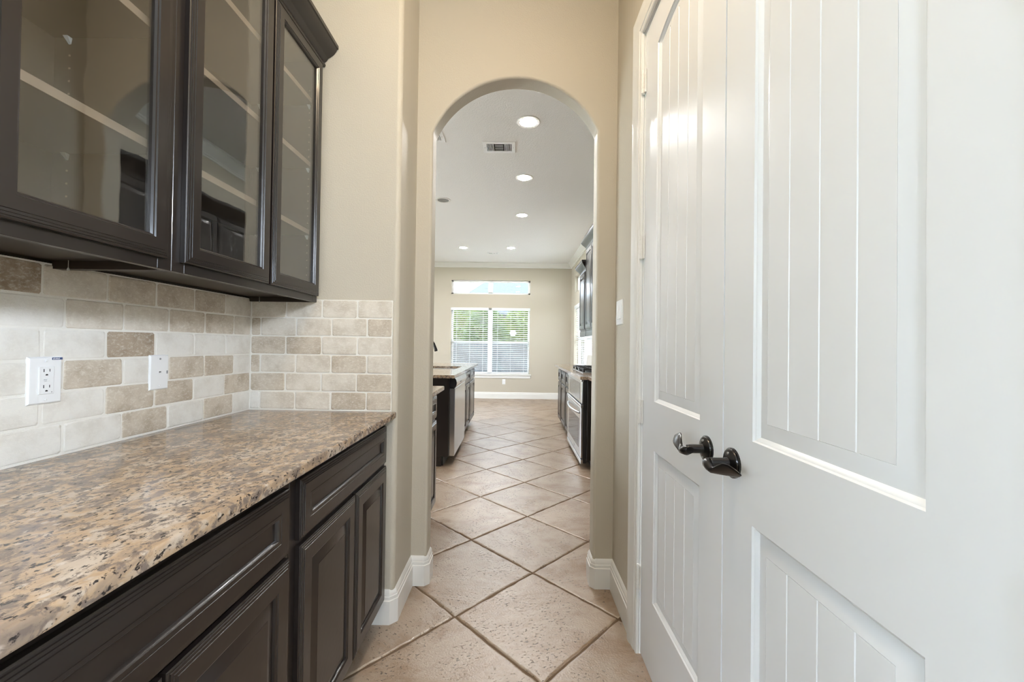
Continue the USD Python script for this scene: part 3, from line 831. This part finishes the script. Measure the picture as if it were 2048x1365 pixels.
# ================================================================ CEILING FITTINGS
def can(label, x, y, glow, group):
    t = thing("recessed_light", label, "light", (x, y, CEIL), group)
    prof = [(0.074, -0.001), (0.070, 0.0), (0.072, -0.004), (0.092, -0.006), (0.097, -0.003), (0.097, -0.0002)]
    a = np.linspace(0, 2 * np.pi, 32, endpoint=False)
    obj("trim_ring", trimesh.Trimesh(*loft([np.stack([x + r * np.cos(a), y + r * np.sin(a), np.full(32, CEIL + z)], 1) for r, z in prof]), process=False), "trim_white", t)
    obj("lens", lathe([(0.0715, -0.0045), (0.069, -0.0015), (0.0001, -0.0012)][::-1], 32, at=(x, y, CEIL)), glow, t)
    return t


can("recessed ceiling light nearest the arch", 0.087, 3.41, "can_glow", "kitchen recessed lights")
can("recessed ceiling light second from the arch in the row of three", 0.078, 4.55, "can_glow", "kitchen recessed lights")
can("recessed ceiling light third from the arch, before the far pair", 0.076, 5.87, "can_glow", "kitchen recessed lights")
can("left one of the far pair of recessed ceiling lights", -1.01, 7.88, "can_glow", "kitchen recessed lights")
can("right one of the far pair of recessed ceiling lights", -0.10, 7.86, "can_glow", "kitchen recessed lights")
for y, w in ((3.6, "nearest the arch wall"), (5.8, "in the middle"), (8.0, "nearest the far wall")):  # unseen lights added to brighten the kitchen ceiling
    can(f"unseen recessed light added over the family room left of the island, {w}", -3.1, y, "can_glow", "kitchen recessed lights")
t = thing("flush_light", "round flush ceiling lamp with a frosted dome in the hall", "lamp", (-0.05, 0.90, CEIL))
obj("base_ring", lathe([(0.165, 0.0), (0.165, -0.018), (0.155, -0.022), (0.145, -0.018)], 32, at=(-0.05, 0.90, CEIL)), "bronze", t)
obj("dome", lathe([(0.144 * math.cos(q), -0.019 - 0.10 * math.sin(q)) for q in np.linspace(0, 1.555, 10)], 32, at=(-0.05, 0.90, CEIL)), "hall_glow", t, smooth=True)
t = thing("ceiling_speaker", "unlit round recessed fitting at the left of the kitchen ceiling", "light", (-0.945, 5.29, CEIL))
a = np.linspace(0, 2 * np.pi, 32, endpoint=False)
ring = lambda r, z: np.stack([-0.945 + r * np.cos(a), 5.29 + r * np.sin(a), np.full(32, CEIL + z)], 1)
obj("trim_ring", trimesh.Trimesh(*loft([ring(0.097, -0.0002), ring(0.097, -0.004), ring(0.09, -0.006), ring(0.074, -0.005), ring(0.072, -0.0008)]), process=False), "trim_white", t)
obj("baffle", lathe([(0.0001, -0.0012), (0.055, -0.0015), (0.0725, -0.0035)], 32, at=(-0.945, 5.29, CEIL)), "screen_grey", t)


def vent(label, x0, x1, y0, y1):
    t = thing("ceiling_vent", label, "vent", ((x0 + x1) / 2, (y0 + y1) / 2, CEIL))
    loops = [[(x0 + d, y0 + d, CEIL + z), (x1 - d, y0 + d, CEIL + z), (x1 - d, y1 - d, CEIL + z), (x0 + d, y1 - d, CEIL + z)] for d, z in ((0, -0.0003), (0.002, -0.006), (0.036, -0.008), (0.036, -0.001))]
    obj("frame", trimesh.Trimesh(*loft(loops), process=False), "vent_white", t)
    obj("duct", box(x0 + 0.03, x1 - 0.03, y0 + 0.03, y1 - 0.03, CEIL - 0.0015, CEIL - 0.0004), "vent_dark", t)
    xa, xb = x0 + 0.045, x1 - 0.045
    L = xb - xa
    for k in range(5):
        for x, lean in ((xa + k * L * 0.062, -1), (xb - k * L * 0.062, 1)):
            m = box(-0.0012, 0.0012, y0 + 0.037, y1 - 0.037, -0.004, 0.004)
            m.apply_transform(trimesh.transformations.rotation_matrix(lean * 0.7, (0, 1, 0)))
            m.apply_translation((x, 0, CEIL - 0.006))
            obj("louvre", m, "vent_white", t)
    n = 9
    for k in range(n):
        y = y0 + 0.042 + (y1 - y0 - 0.084) * k / (n - 1)
        m = box(xa + L * 0.32, xb - L * 0.32, -0.005, 0.005, -0.001, 0.001)
        m.apply_transform(trimesh.transformations.rotation_matrix(0.5, (1, 0, 0)))
        m.apply_translation((0, y, CEIL - 0.0065))
        obj("louvre", m, "vent_white", t)
    obj("screw", cat(*[lathe([(0.004, 0), (0.003, -0.002), (0.001, -0.0025)], 10, at=(x, (y0 + y1) / 2, CEIL - 0.0078)) for x in (x0 + 0.018, x1 - 0.018)]), "stainless_soft", t)


vent("white ceiling vent in the middle of the arch opening, left of the nearest light", -0.322, -0.021, 3.74, 3.955)
vent("ceiling vent half hidden at the left springing of the arch", -0.93, -0.655, 3.55, 3.76)
vent("small ceiling vent near the far wall between the far lights", -0.58, -0.352, 8.26, 8.42)

# ================================================================ KITCHEN, LEFT SIDE
FI = facing(-0.620, 1)
FN = facing(-0.533, 1)
base_cabinet("dark base cabinet just through the arch on the left, seen edge-on", FN, 2.24, 2.90, 0.62,
             [("drawer", "drawer", 2.262, 2.878, 0.700, 0.856), ("door", "raised", 2.262, 2.566, 0.108, 0.684), ("door", "raised", 2.574, 2.878, 0.108, 0.684)])
tag(slab_counter("granite_countertop", None, (-1.15, -0.496, 2.215, 2.932)), "granite countertop end just through the arch on the left", "countertop")

t = thing("end_panel", "dark end panel of the island facing the arch", "panel", (-0.95, 4.11, 0))
obj("panel", cat(box(-1.28, -0.643, 4.10, 4.125, 0.10, 0.884, 0.001), box(-1.28, -0.715, 4.10, 4.125, 0.0, 0.1)), "espresso", t)
t = thing("dishwasher", "stainless steel dishwasher with black control edge at the island's near end", "dishwasher", (-0.9, 4.45, 0))
obj("body", cat(box(-1.2, -0.645, 4.130, 4.925, 0.085, 0.880), box(-0.70, -0.645, 4.920, 4.985, 0.085, 0.880), box(-1.2, -0.70, 4.130, 4.985, 0.0, 0.085)), "black_plastic", t)
obj("door_front", box(-0.6455, -0.592, 4.135, 4.980, 0.092, 0.772, 0.006), "stainless", t)
cp = [(-0.6455, 0.776), (-0.592, 0.776), (-0.578, 0.80), (-0.575, 0.825), (-0.582, 0.855), (-0.598, 0.876), (-0.6455, 0.876)]
obj("control_panel", extrude(cp, "y", 4.135, 4.150), "black_plastic", t)
obj("handle_strip", extrude(cp, "y", 4.1505, 4.980), "stainless", t)
obj("button", box(-0.5755, -0.5735, 4.42, 4.50, 0.808, 0.822, 0.0005), "black_plastic", t)
base_cabinet("sink base cabinet of the island beyond the dishwasher", FI, 4.990, 5.78, 0.60,
             [("drawer", "drawer", 5.004, 5.765, 0.700, 0.856), ("door", "raised", 5.004, 5.370, 0.108, 0.684), ("door", "raised", 5.378, 5.765, 0.108, 0.684)], body_top=0.68)
base_cabinet("farthest island cabinet, with one drawer over one door", FI, 5.784, 6.46, 0.60,
             [("drawer", "drawer", 5.800, 6.445, 0.700, 0.856), ("door", "raised", 5.800, 6.445, 0.108, 0.684)])
ip = Polygon([(-1.45, 3.95), (-0.572, 3.95), (-0.572, 6.50), (-1.45, 6.50)], [[(-1.12, 4.93), (-0.71, 4.93), (-0.71, 5.575), (-1.12, 5.575)]])
tag(obj("granite_countertop", extrude(ip, "z", 0.8845, 0.914), "granite"), "granite island top with the sink cut-out", "countertop")
obj_s = thing("sink", "stainless undermount sink in the island top", "sink", (-0.915, 5.25, 0.884))
sl = [[(-1.115 + d, 4.935 + d, z), (-0.715 - d, 4.935 + d, z), (-0.715 - d, 5.57 - d, z), (-1.115 + d, 5.57 - d, z)] for d, z in ((0, 0.8840), (0.006, 0.870), (0.015, 0.72), (0.04, 0.70))]
obj("basin", trimesh.Trimesh(*loft(sl, False, True), process=False), "stainless_soft", obj_s)
obj("drain", lathe([(0.04, 0.7012), (0.036, 0.7035), (0.001, 0.7025)], 20, at=(-0.915, 5.25, 0)), "stainless", obj_s)
t = thing("faucet", "dark bronze pull-down faucet at the island sink", "faucet", (-1.24, 5.25, 0.914))
obj("base", lathe([(0.028, 0.914), (0.028, 0.922), (0.02, 0.935), (0.017, 1.0), (0.016, 1.05)], 20, at=(-1.24, 5.25, 0)), "bronze", t)
gp = [(-1.24, 5.25, 1.05)] + [(-1.24 + 0.105 - 0.105 * math.cos(s), 5.25, 1.19 + 0.105 * math.sin(s)) for s in np.linspace(0, 2.55, 14)]
gp += [(gp[-1][0] + 0.016, 5.25, gp[-1][2] - 0.03)]
obj("spout", tube(gp, 0.012, 12), "bronze", t)
e = np.array(gp[-1])
obj("spray_head", tube([e + np.array([0.001, 0, 0.006]), e + np.array([0.012, 0, -0.03]), e + np.array([0.03, 0, -0.085]), e + np.array([0.034, 0, -0.10])], [0.0125, 0.016, 0.021, 0.019], 14), "bronze", t)
obj("lever", tube([(-1.24, 5.235, 1.0), (-1.235, 5.20, 1.01), (-1.22, 5.14, 1.03)], [0.011, 0.008, 0.006], 10), "bronze", t)

# ================================================================ KITCHEN, RIGHT SIDE
FK = facing(0.690, -1)
FK2 = facing(0.757, -1)
base_cabinet("dark base cabinet just through the arch on the right, with drawer over door", FK2, 3.20, 3.985, 0.48,
             [("drawer", "drawer", 3.225, 3.965, 0.640, 0.856), ("door", "raised", 3.225, 3.965, 0.108, 0.620)])
base_cabinet("dark base cabinet on the right hidden mostly behind the arch jamb", FK2, 2.40, 3.195, 0.48,
             [("drawer", "drawer", 2.42, 3.175, 0.640, 0.856), ("door", "raised", 2.42, 2.79, 0.108, 0.620), ("door", "raised", 2.80, 3.175, 0.108, 0.620)])
t = thing("oven_cabinet", "dark bumped-out oven cabinet with a plain side facing the arch", "cabinet", (0.95, 4.6, 0))
obj("body", cat(box(0.712, 1.245, 4.03, 5.115, 0.10, 0.884, 0.001), box(0.78, 1.245, 4.03, 5.115, 0, 0.10)), "espresso", t)
t = thing("wall_oven", "built-in stainless oven with bowed handle under the cooktop", "oven", (0.68, 4.6, 0.05))
FO = facing(0.668, -1)
obj("oven_body", FO.box(4.085, 5.085, 0.055, 0.870, -0.0435, -0.012), "black_plastic", t)
obj("control_panel", FO.box(4.080, 5.090, 0.640, 0.868, -0.012, 0.004, 0.003), "stainless", t)
obj("control_screen", FO.box(4.20, 4.99, 0.668, 0.838, 0.003, 0.0055, 0.001), "screen_grey", t)
obj("top_trim", FO.box(4.065, 5.10, 0.858, 0.883, -0.012, 0.016, 0.003), "stainless", t)
obj("middle_trim", FO.box(4.065, 5.10, 0.604, 0.632, -0.012, 0.018, 0.004), "stainless", t)
d = obj("oven_door", FO.box(4.085, 5.085, 0.105, 0.600, -0.012, 0.012, 0.004), "stainless", t)
obj("oven_window", FO.box(4.20, 4.97, 0.185, 0.480, 0.0115, 0.0135, 0.001), "black_glass", d)
hp = [(0.668 - 0.012, 4.17, 0.540)] + [(0.668 - 0.020 - 0.035 * math.sin(s), 4.17 + (5.0 - 4.17) * s / math.pi, 0.540) for s in np.linspace(0.12, math.pi - 0.12, 15)] + [(0.668 - 0.012, 5.0, 0.540)]
obj("handle", tube(hp, 0.011, 12), "stainless", d)
obj("badge", FO.ext(Polygon([(4.52 + 0.016 * math.cos(a), 0.140 + 0.016 * math.sin(a)) for a in np.linspace(0, 6.28, 16, endpoint=False)]), 0.0115, 0.0135), "black_plastic", d)
obj("bottom_vent", FO.box(4.065, 5.10, 0.055, 0.098, -0.012, 0.014, 0.003), "stainless", t)
for (a, b, lab) in ((5.118, 5.615, "right-hand base cabinet next to the oven"), (5.618, 6.135, "right-hand base cabinet second from the oven"), (6.138, 6.56, "last right-hand base cabinet, at the end toward the far window")):
    base_cabinet(lab, FK, a, b, 0.55, [("drawer", "drawer", a + 0.012, b - 0.012, 0.672, 0.850), ("door", "raised", a + 0.012, b - 0.012, 0.085, 0.655)], "base cabinets beyond the oven")
kp = Polygon([(0.635, 4.005), (0.635, 6.60), (1.258, 6.60), (1.258, 2.36), (0.712, 2.36), (0.712, 4.005)])
tag(obj("granite_countertop", extrude(kp, "z", 0.8845, 0.914), "granite"), "granite countertop along the right kitchen wall with the bumped-out front", "countertop")
t = thing("cooktop", "gas cooktop with black grates set in the right counter", "cooktop", (0.95, 4.95, 0.914))
obj("tray", box(0.74, 1.20, 4.52, 5.36, 0.9145, 0.922, 0.003), "stainless", t)
for gy in (4.54, 4.82, 5.10):
    g = []
    for x in (0.76, 0.86, 0.97, 1.08, 1.17):
        g.append(box(x - 0.007, x + 0.007, gy, gy + 0.24, 0.945, 0.962, 0.002))
    for y in (gy + 0.008, gy + 0.12, gy + 0.232):
        g.append(box(0.755, 1.175, y - 0.007, y + 0.007, 0.945, 0.962, 0.002))
    for x in (0.762, 1.168):
        for y in (gy + 0.01, gy + 0.23):
            g.append(box(x - 0.008, x + 0.008, y - 0.008, y + 0.008, 0.922, 0.946))
    obj("grate", cat(g), "cast_iron", t)
    for x in (0.85, 1.07):
        obj("burner", lathe([(0.045, 0.922), (0.045, 0.932), (0.03, 0.94), (0.001, 0.941)], 20, at=(x, gy + 0.12, 0)), "cast_iron", t)
t = thing("folded_card", "white folded card leaning behind the cooktop grates", "card", (0.99, 5.50, 0.914))
def quad_slab(p, th):
    p = np.array(p, float); n = np.cross(p[1] - p[0], p[2] - p[0]); n /= np.linalg.norm(n)
    return hull(np.vstack([p, p + n * th]))
obj("card_front", quad_slab([(0.93, 5.45, 0.915), (1.02, 5.43, 0.915), (1.06, 5.52, 1.09), (0.97, 5.54, 1.09)], 0.002), "card_white", t)
obj("card_back", quad_slab([(0.98, 5.60, 0.915), (1.07, 5.58, 0.915), (1.06, 5.522, 1.09), (0.97, 5.542, 1.09)], 0.002), "card_white", t)


def kitchen_upper(label, u0, u1, z0, z1, x, doors):
    F = facing(x, -1)
    t = thing("wall_cabinet", label, "cabinet", (KX, (u0 + u1) / 2, z0))
    dp = KX - x - 0.002
    obj("body", F.box(u0, u1, z0, z1, -dp, -0.0385), "espresso", t)
    obj("face_frame", F.box(u0, u1, z0, z1, -0.038, -0.0195, 0.001), "espresso", t)
    n = len(doors) - 1
    for k in range(n):
        front(t, "door", F, doors[k] + 0.004, doors[k + 1] - 0.004, z0 + 0.02, z1 - 0.06, "raised")
    obj("light_rail", F.box(u0, u1, z0 - 0.075, z0 - 0.001, -0.040, -0.018, 0.003), "espresso", t)
    prof = [(-0.02, z1 - 0.05), (0.004, z1 - 0.05), (0.008, z1 - 0.035), (0.014, z1 - 0.02), (0.03, z1), (0.05, z1 + 0.022), (0.066, z1 + 0.045), (0.07, z1 + 0.055), (0.07, z1 + 0.075), (-0.02, z1 + 0.075)]
    pr = [(a - 0.0195, b) for a, b in prof]
    path = [(x + dp, u0), (x + 0.0195, u0), (x + 0.0195, u1), (x + dp, u1)]
    obj("crown", sweep_plan(path, [(a + 0.0195, b) for a, b in pr], 1), "espresso", t)
    return t


kitchen_upper("tall dark wall cabinet over the right counter, nearest the arch edge", 4.62, 5.47, 1.415, 2.53, 0.915, [4.64, 5.045, 5.45])
kitchen_upper("lower dark wall cabinet beyond the tall one, by the right window", 5.50, 5.96, 1.415, 2.27, 0.915, [5.52, 5.94])
kitchen_upper("dark wall cabinet on the right wall hidden by the arch, mirrored in the glass doors", 3.12, 4.58, 1.415, 2.36, 0.915, [3.14, 3.62, 4.10, 4.56])
kitchen_upper("deep dark wall cabinet just inside the arch, mirrored in the left glass door", 2.26, 3.06, 1.70, 2.33, 0.80, [2.28, 3.04])

t = thing("electrical_outlet", "white outlet low on the far wall below the window", "outlet", (-0.24, KB, 0.38))
obj("cover_plate", rect_rings(FB, -0.275, -0.205, 0.322, 0.438, [(0, 0), (0, 0.003), (0.004, 0.006)]), "plate_white", t)
obj("receptacle", cat(FB.box(-0.257, -0.223, 0.388, 0.420, 0.005, 0.009, 0.002), FB.box(-0.257, -0.223, 0.340, 0.372, 0.005, 0.009, 0.002)), "plate_white", t)

# unseen globe added behind the camera to fill the hall and doors
t = thing("fill_globe", "unseen glowing globe added behind the camera as cool fill light", "lamp", (-0.10, -0.90, 1.62))
obj("globe", trimesh.creation.icosphere(3, 0.15).apply_translation((-0.10, -0.90, 1.79)), "fill_globe_glow", t, smooth=True)
obj("cap", lathe([(0.001, 1.96), (0.05, 1.955), (0.06, 1.925)], 20, at=(-0.10, -0.90, 0)), "bronze", t)
obj("cord", tube([(-0.10, -0.90, 1.955), (-0.10, -0.90, 2.5), (-0.10, -0.90, CEIL)], 0.005, 8), "bronze", t)

t = thing("fill_disc", "unseen glowing disc added on the right hall wall as side light", "lamp", (XR, -0.03, 1.94))  # disc added to light the tiled wall from the side
obj("back_plate", lathe([(0.14, 0.0), (0.14, 0.012), (0.13, 0.016), (0.122, 0.016), (0.122, 0.010)], 32, axis=(-1, 0, 0), at=(XR, -0.03, 1.94)), "trim_white", t)
obj("diffuser", lathe([(0.1215, 0.0105), (0.1215, 0.0150), (0.0001, 0.0155)], 32, axis=(-1, 0, 0), at=(XR, -0.03, 1.94)), "fill_disc_glow", t)

# ================================================================ OUTDOORS
tag(obj("lawn", box(-30, 30, -30, 45, -0.4, -0.15), "lawn", smooth=False), kind="structure")
struct("bounce_slab", cat(box(-14, KXL - 0.15, 1.0, 11.8, -0.2, -0.12), box(KXL - 0.15, KX + 2.5, KB + 0.16, 11.8, -0.2, -0.12)), "bounce_slab_pale", smooth=False)  # unseen pale slab added to bounce daylight up to the ceiling
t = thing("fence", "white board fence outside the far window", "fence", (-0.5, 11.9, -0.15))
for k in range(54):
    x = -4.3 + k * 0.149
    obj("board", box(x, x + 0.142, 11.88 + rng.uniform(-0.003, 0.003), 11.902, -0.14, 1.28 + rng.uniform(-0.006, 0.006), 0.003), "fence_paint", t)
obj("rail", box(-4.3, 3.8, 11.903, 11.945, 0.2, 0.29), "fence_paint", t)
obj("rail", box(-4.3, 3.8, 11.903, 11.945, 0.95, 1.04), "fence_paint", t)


t = thing("fence", "added grey board fence screening the bright sky beyond the right wall's blinds", "fence", (3.9, 9.0, -0.15))  # added so open sky does not wash out the blinds
for k in range(50):
    y = 4.2 + k * 0.149
    obj("board", box(3.88 + rng.uniform(-0.003, 0.003), 3.902, y, y + 0.142, -0.14, 1.9 + rng.uniform(-0.006, 0.006), 0.003), "fence_paint", t)
obj("rail", box(3.903, 3.945, 4.2, 11.6, 0.3, 0.39), "fence_paint", t)
obj("rail", box(3.903, 3.945, 4.2, 11.6, 1.5, 1.59), "fence_paint", t)


def leaves(c, r, n, seed):
    g = np.random.default_rng(seed)
    d = g.normal(size=(n, 3)); d /= np.linalg.norm(d, axis=1, keepdims=True)
    p = c + d * np.array(r) * (g.uniform(0.45, 1, (n, 1)) ** 0.5) * (0.8 + 0.35 * meshkit.noise(d * 3, seed)[:, None])
    a = g.normal(size=(n, 3)); a /= np.linalg.norm(a, axis=1, keepdims=True)
    b = np.cross(a, g.normal(size=(n, 3))); b /= np.linalg.norm(b, axis=1, keepdims=True)
    L, W = g.uniform(0.05, 0.10, (n, 1)), g.uniform(0.02, 0.035, (n, 1))
    nn = np.cross(a, b)
    v = np.stack([p - a * L, p + b * W, p + a * L, p - b * W, p + nn * 0.012], 1).reshape(-1, 3)
    k = np.arange(n)[:, None] * 5
    f = np.concatenate([k + np.array([[0, 1, 4]]), k + np.array([[1, 2, 4]]), k + np.array([[2, 3, 4]]), k + np.array([[3, 0, 4]])])
    return trimesh.Trimesh(v, f, process=False)


for i, (x, y, z, rx, rz, m) in enumerate(((-3.3, 13.3, 1.35, 0.75, 1.2, "leaf_c"), (-1.95, 15.0, 1.6, 0.75, 1.25, "leaf_b"), (-0.95, 13.3, 1.35, 0.72, 1.15, "leaf_a"), (0.2, 15.0, 1.6, 0.75, 1.1, "leaf_b"), (1.15, 13.3, 1.3, 0.72, 1.0, "leaf_c"), (2.35, 15.0, 1.5, 0.8, 1.1, "leaf_a"))):
    lab = ("leafy shrub over the fence at the far left of the window", "bright green shrub behind the left half of the blinds", "green shrub behind the middle post of the far window",
           "bright green shrub behind the right half of the blinds", "dark green shrub at the right side of the far window", "leafy shrub over the fence beyond the window's right edge")[i]
    t = thing("leafy_shrub", lab, "shrub", (x, y, -0.15), "shrubs behind the fence")
    tag(obj("foliage", leaves(np.array([x, y, z]), (rx, 0.6, rz), 3500, 20 + i), m, t, smooth=False), kind="stuff")
    obj("stem", tube([(x, y, -0.2), (x + 0.03, y, 0.5), (x, y + 0.02, 1.2)], [0.06, 0.045, 0.02], 8), "bark", t)
t = thing("neighbour_house", "neighbouring house with grey hipped roof seen through the transom", "house", (2.0, 24.0, -0.15))
obj("wall", box(-3.2, 8.5, 20.8, 27, -0.15, 2.95), "house_wall", t)
hr = [(-3.7, 20.3, 2.85), (9.0, 20.3, 2.85), (9.0, 27.5, 2.85), (-3.7, 27.5, 2.85)]
rp = [(-0.2, 23.9, 5.9), (5.5, 23.9, 5.9)]
obj("roof", hull(np.array(hr + rp + [(a, b, c - 0.15) for a, b, c in hr])), "roof_shingle", t, smooth=False)
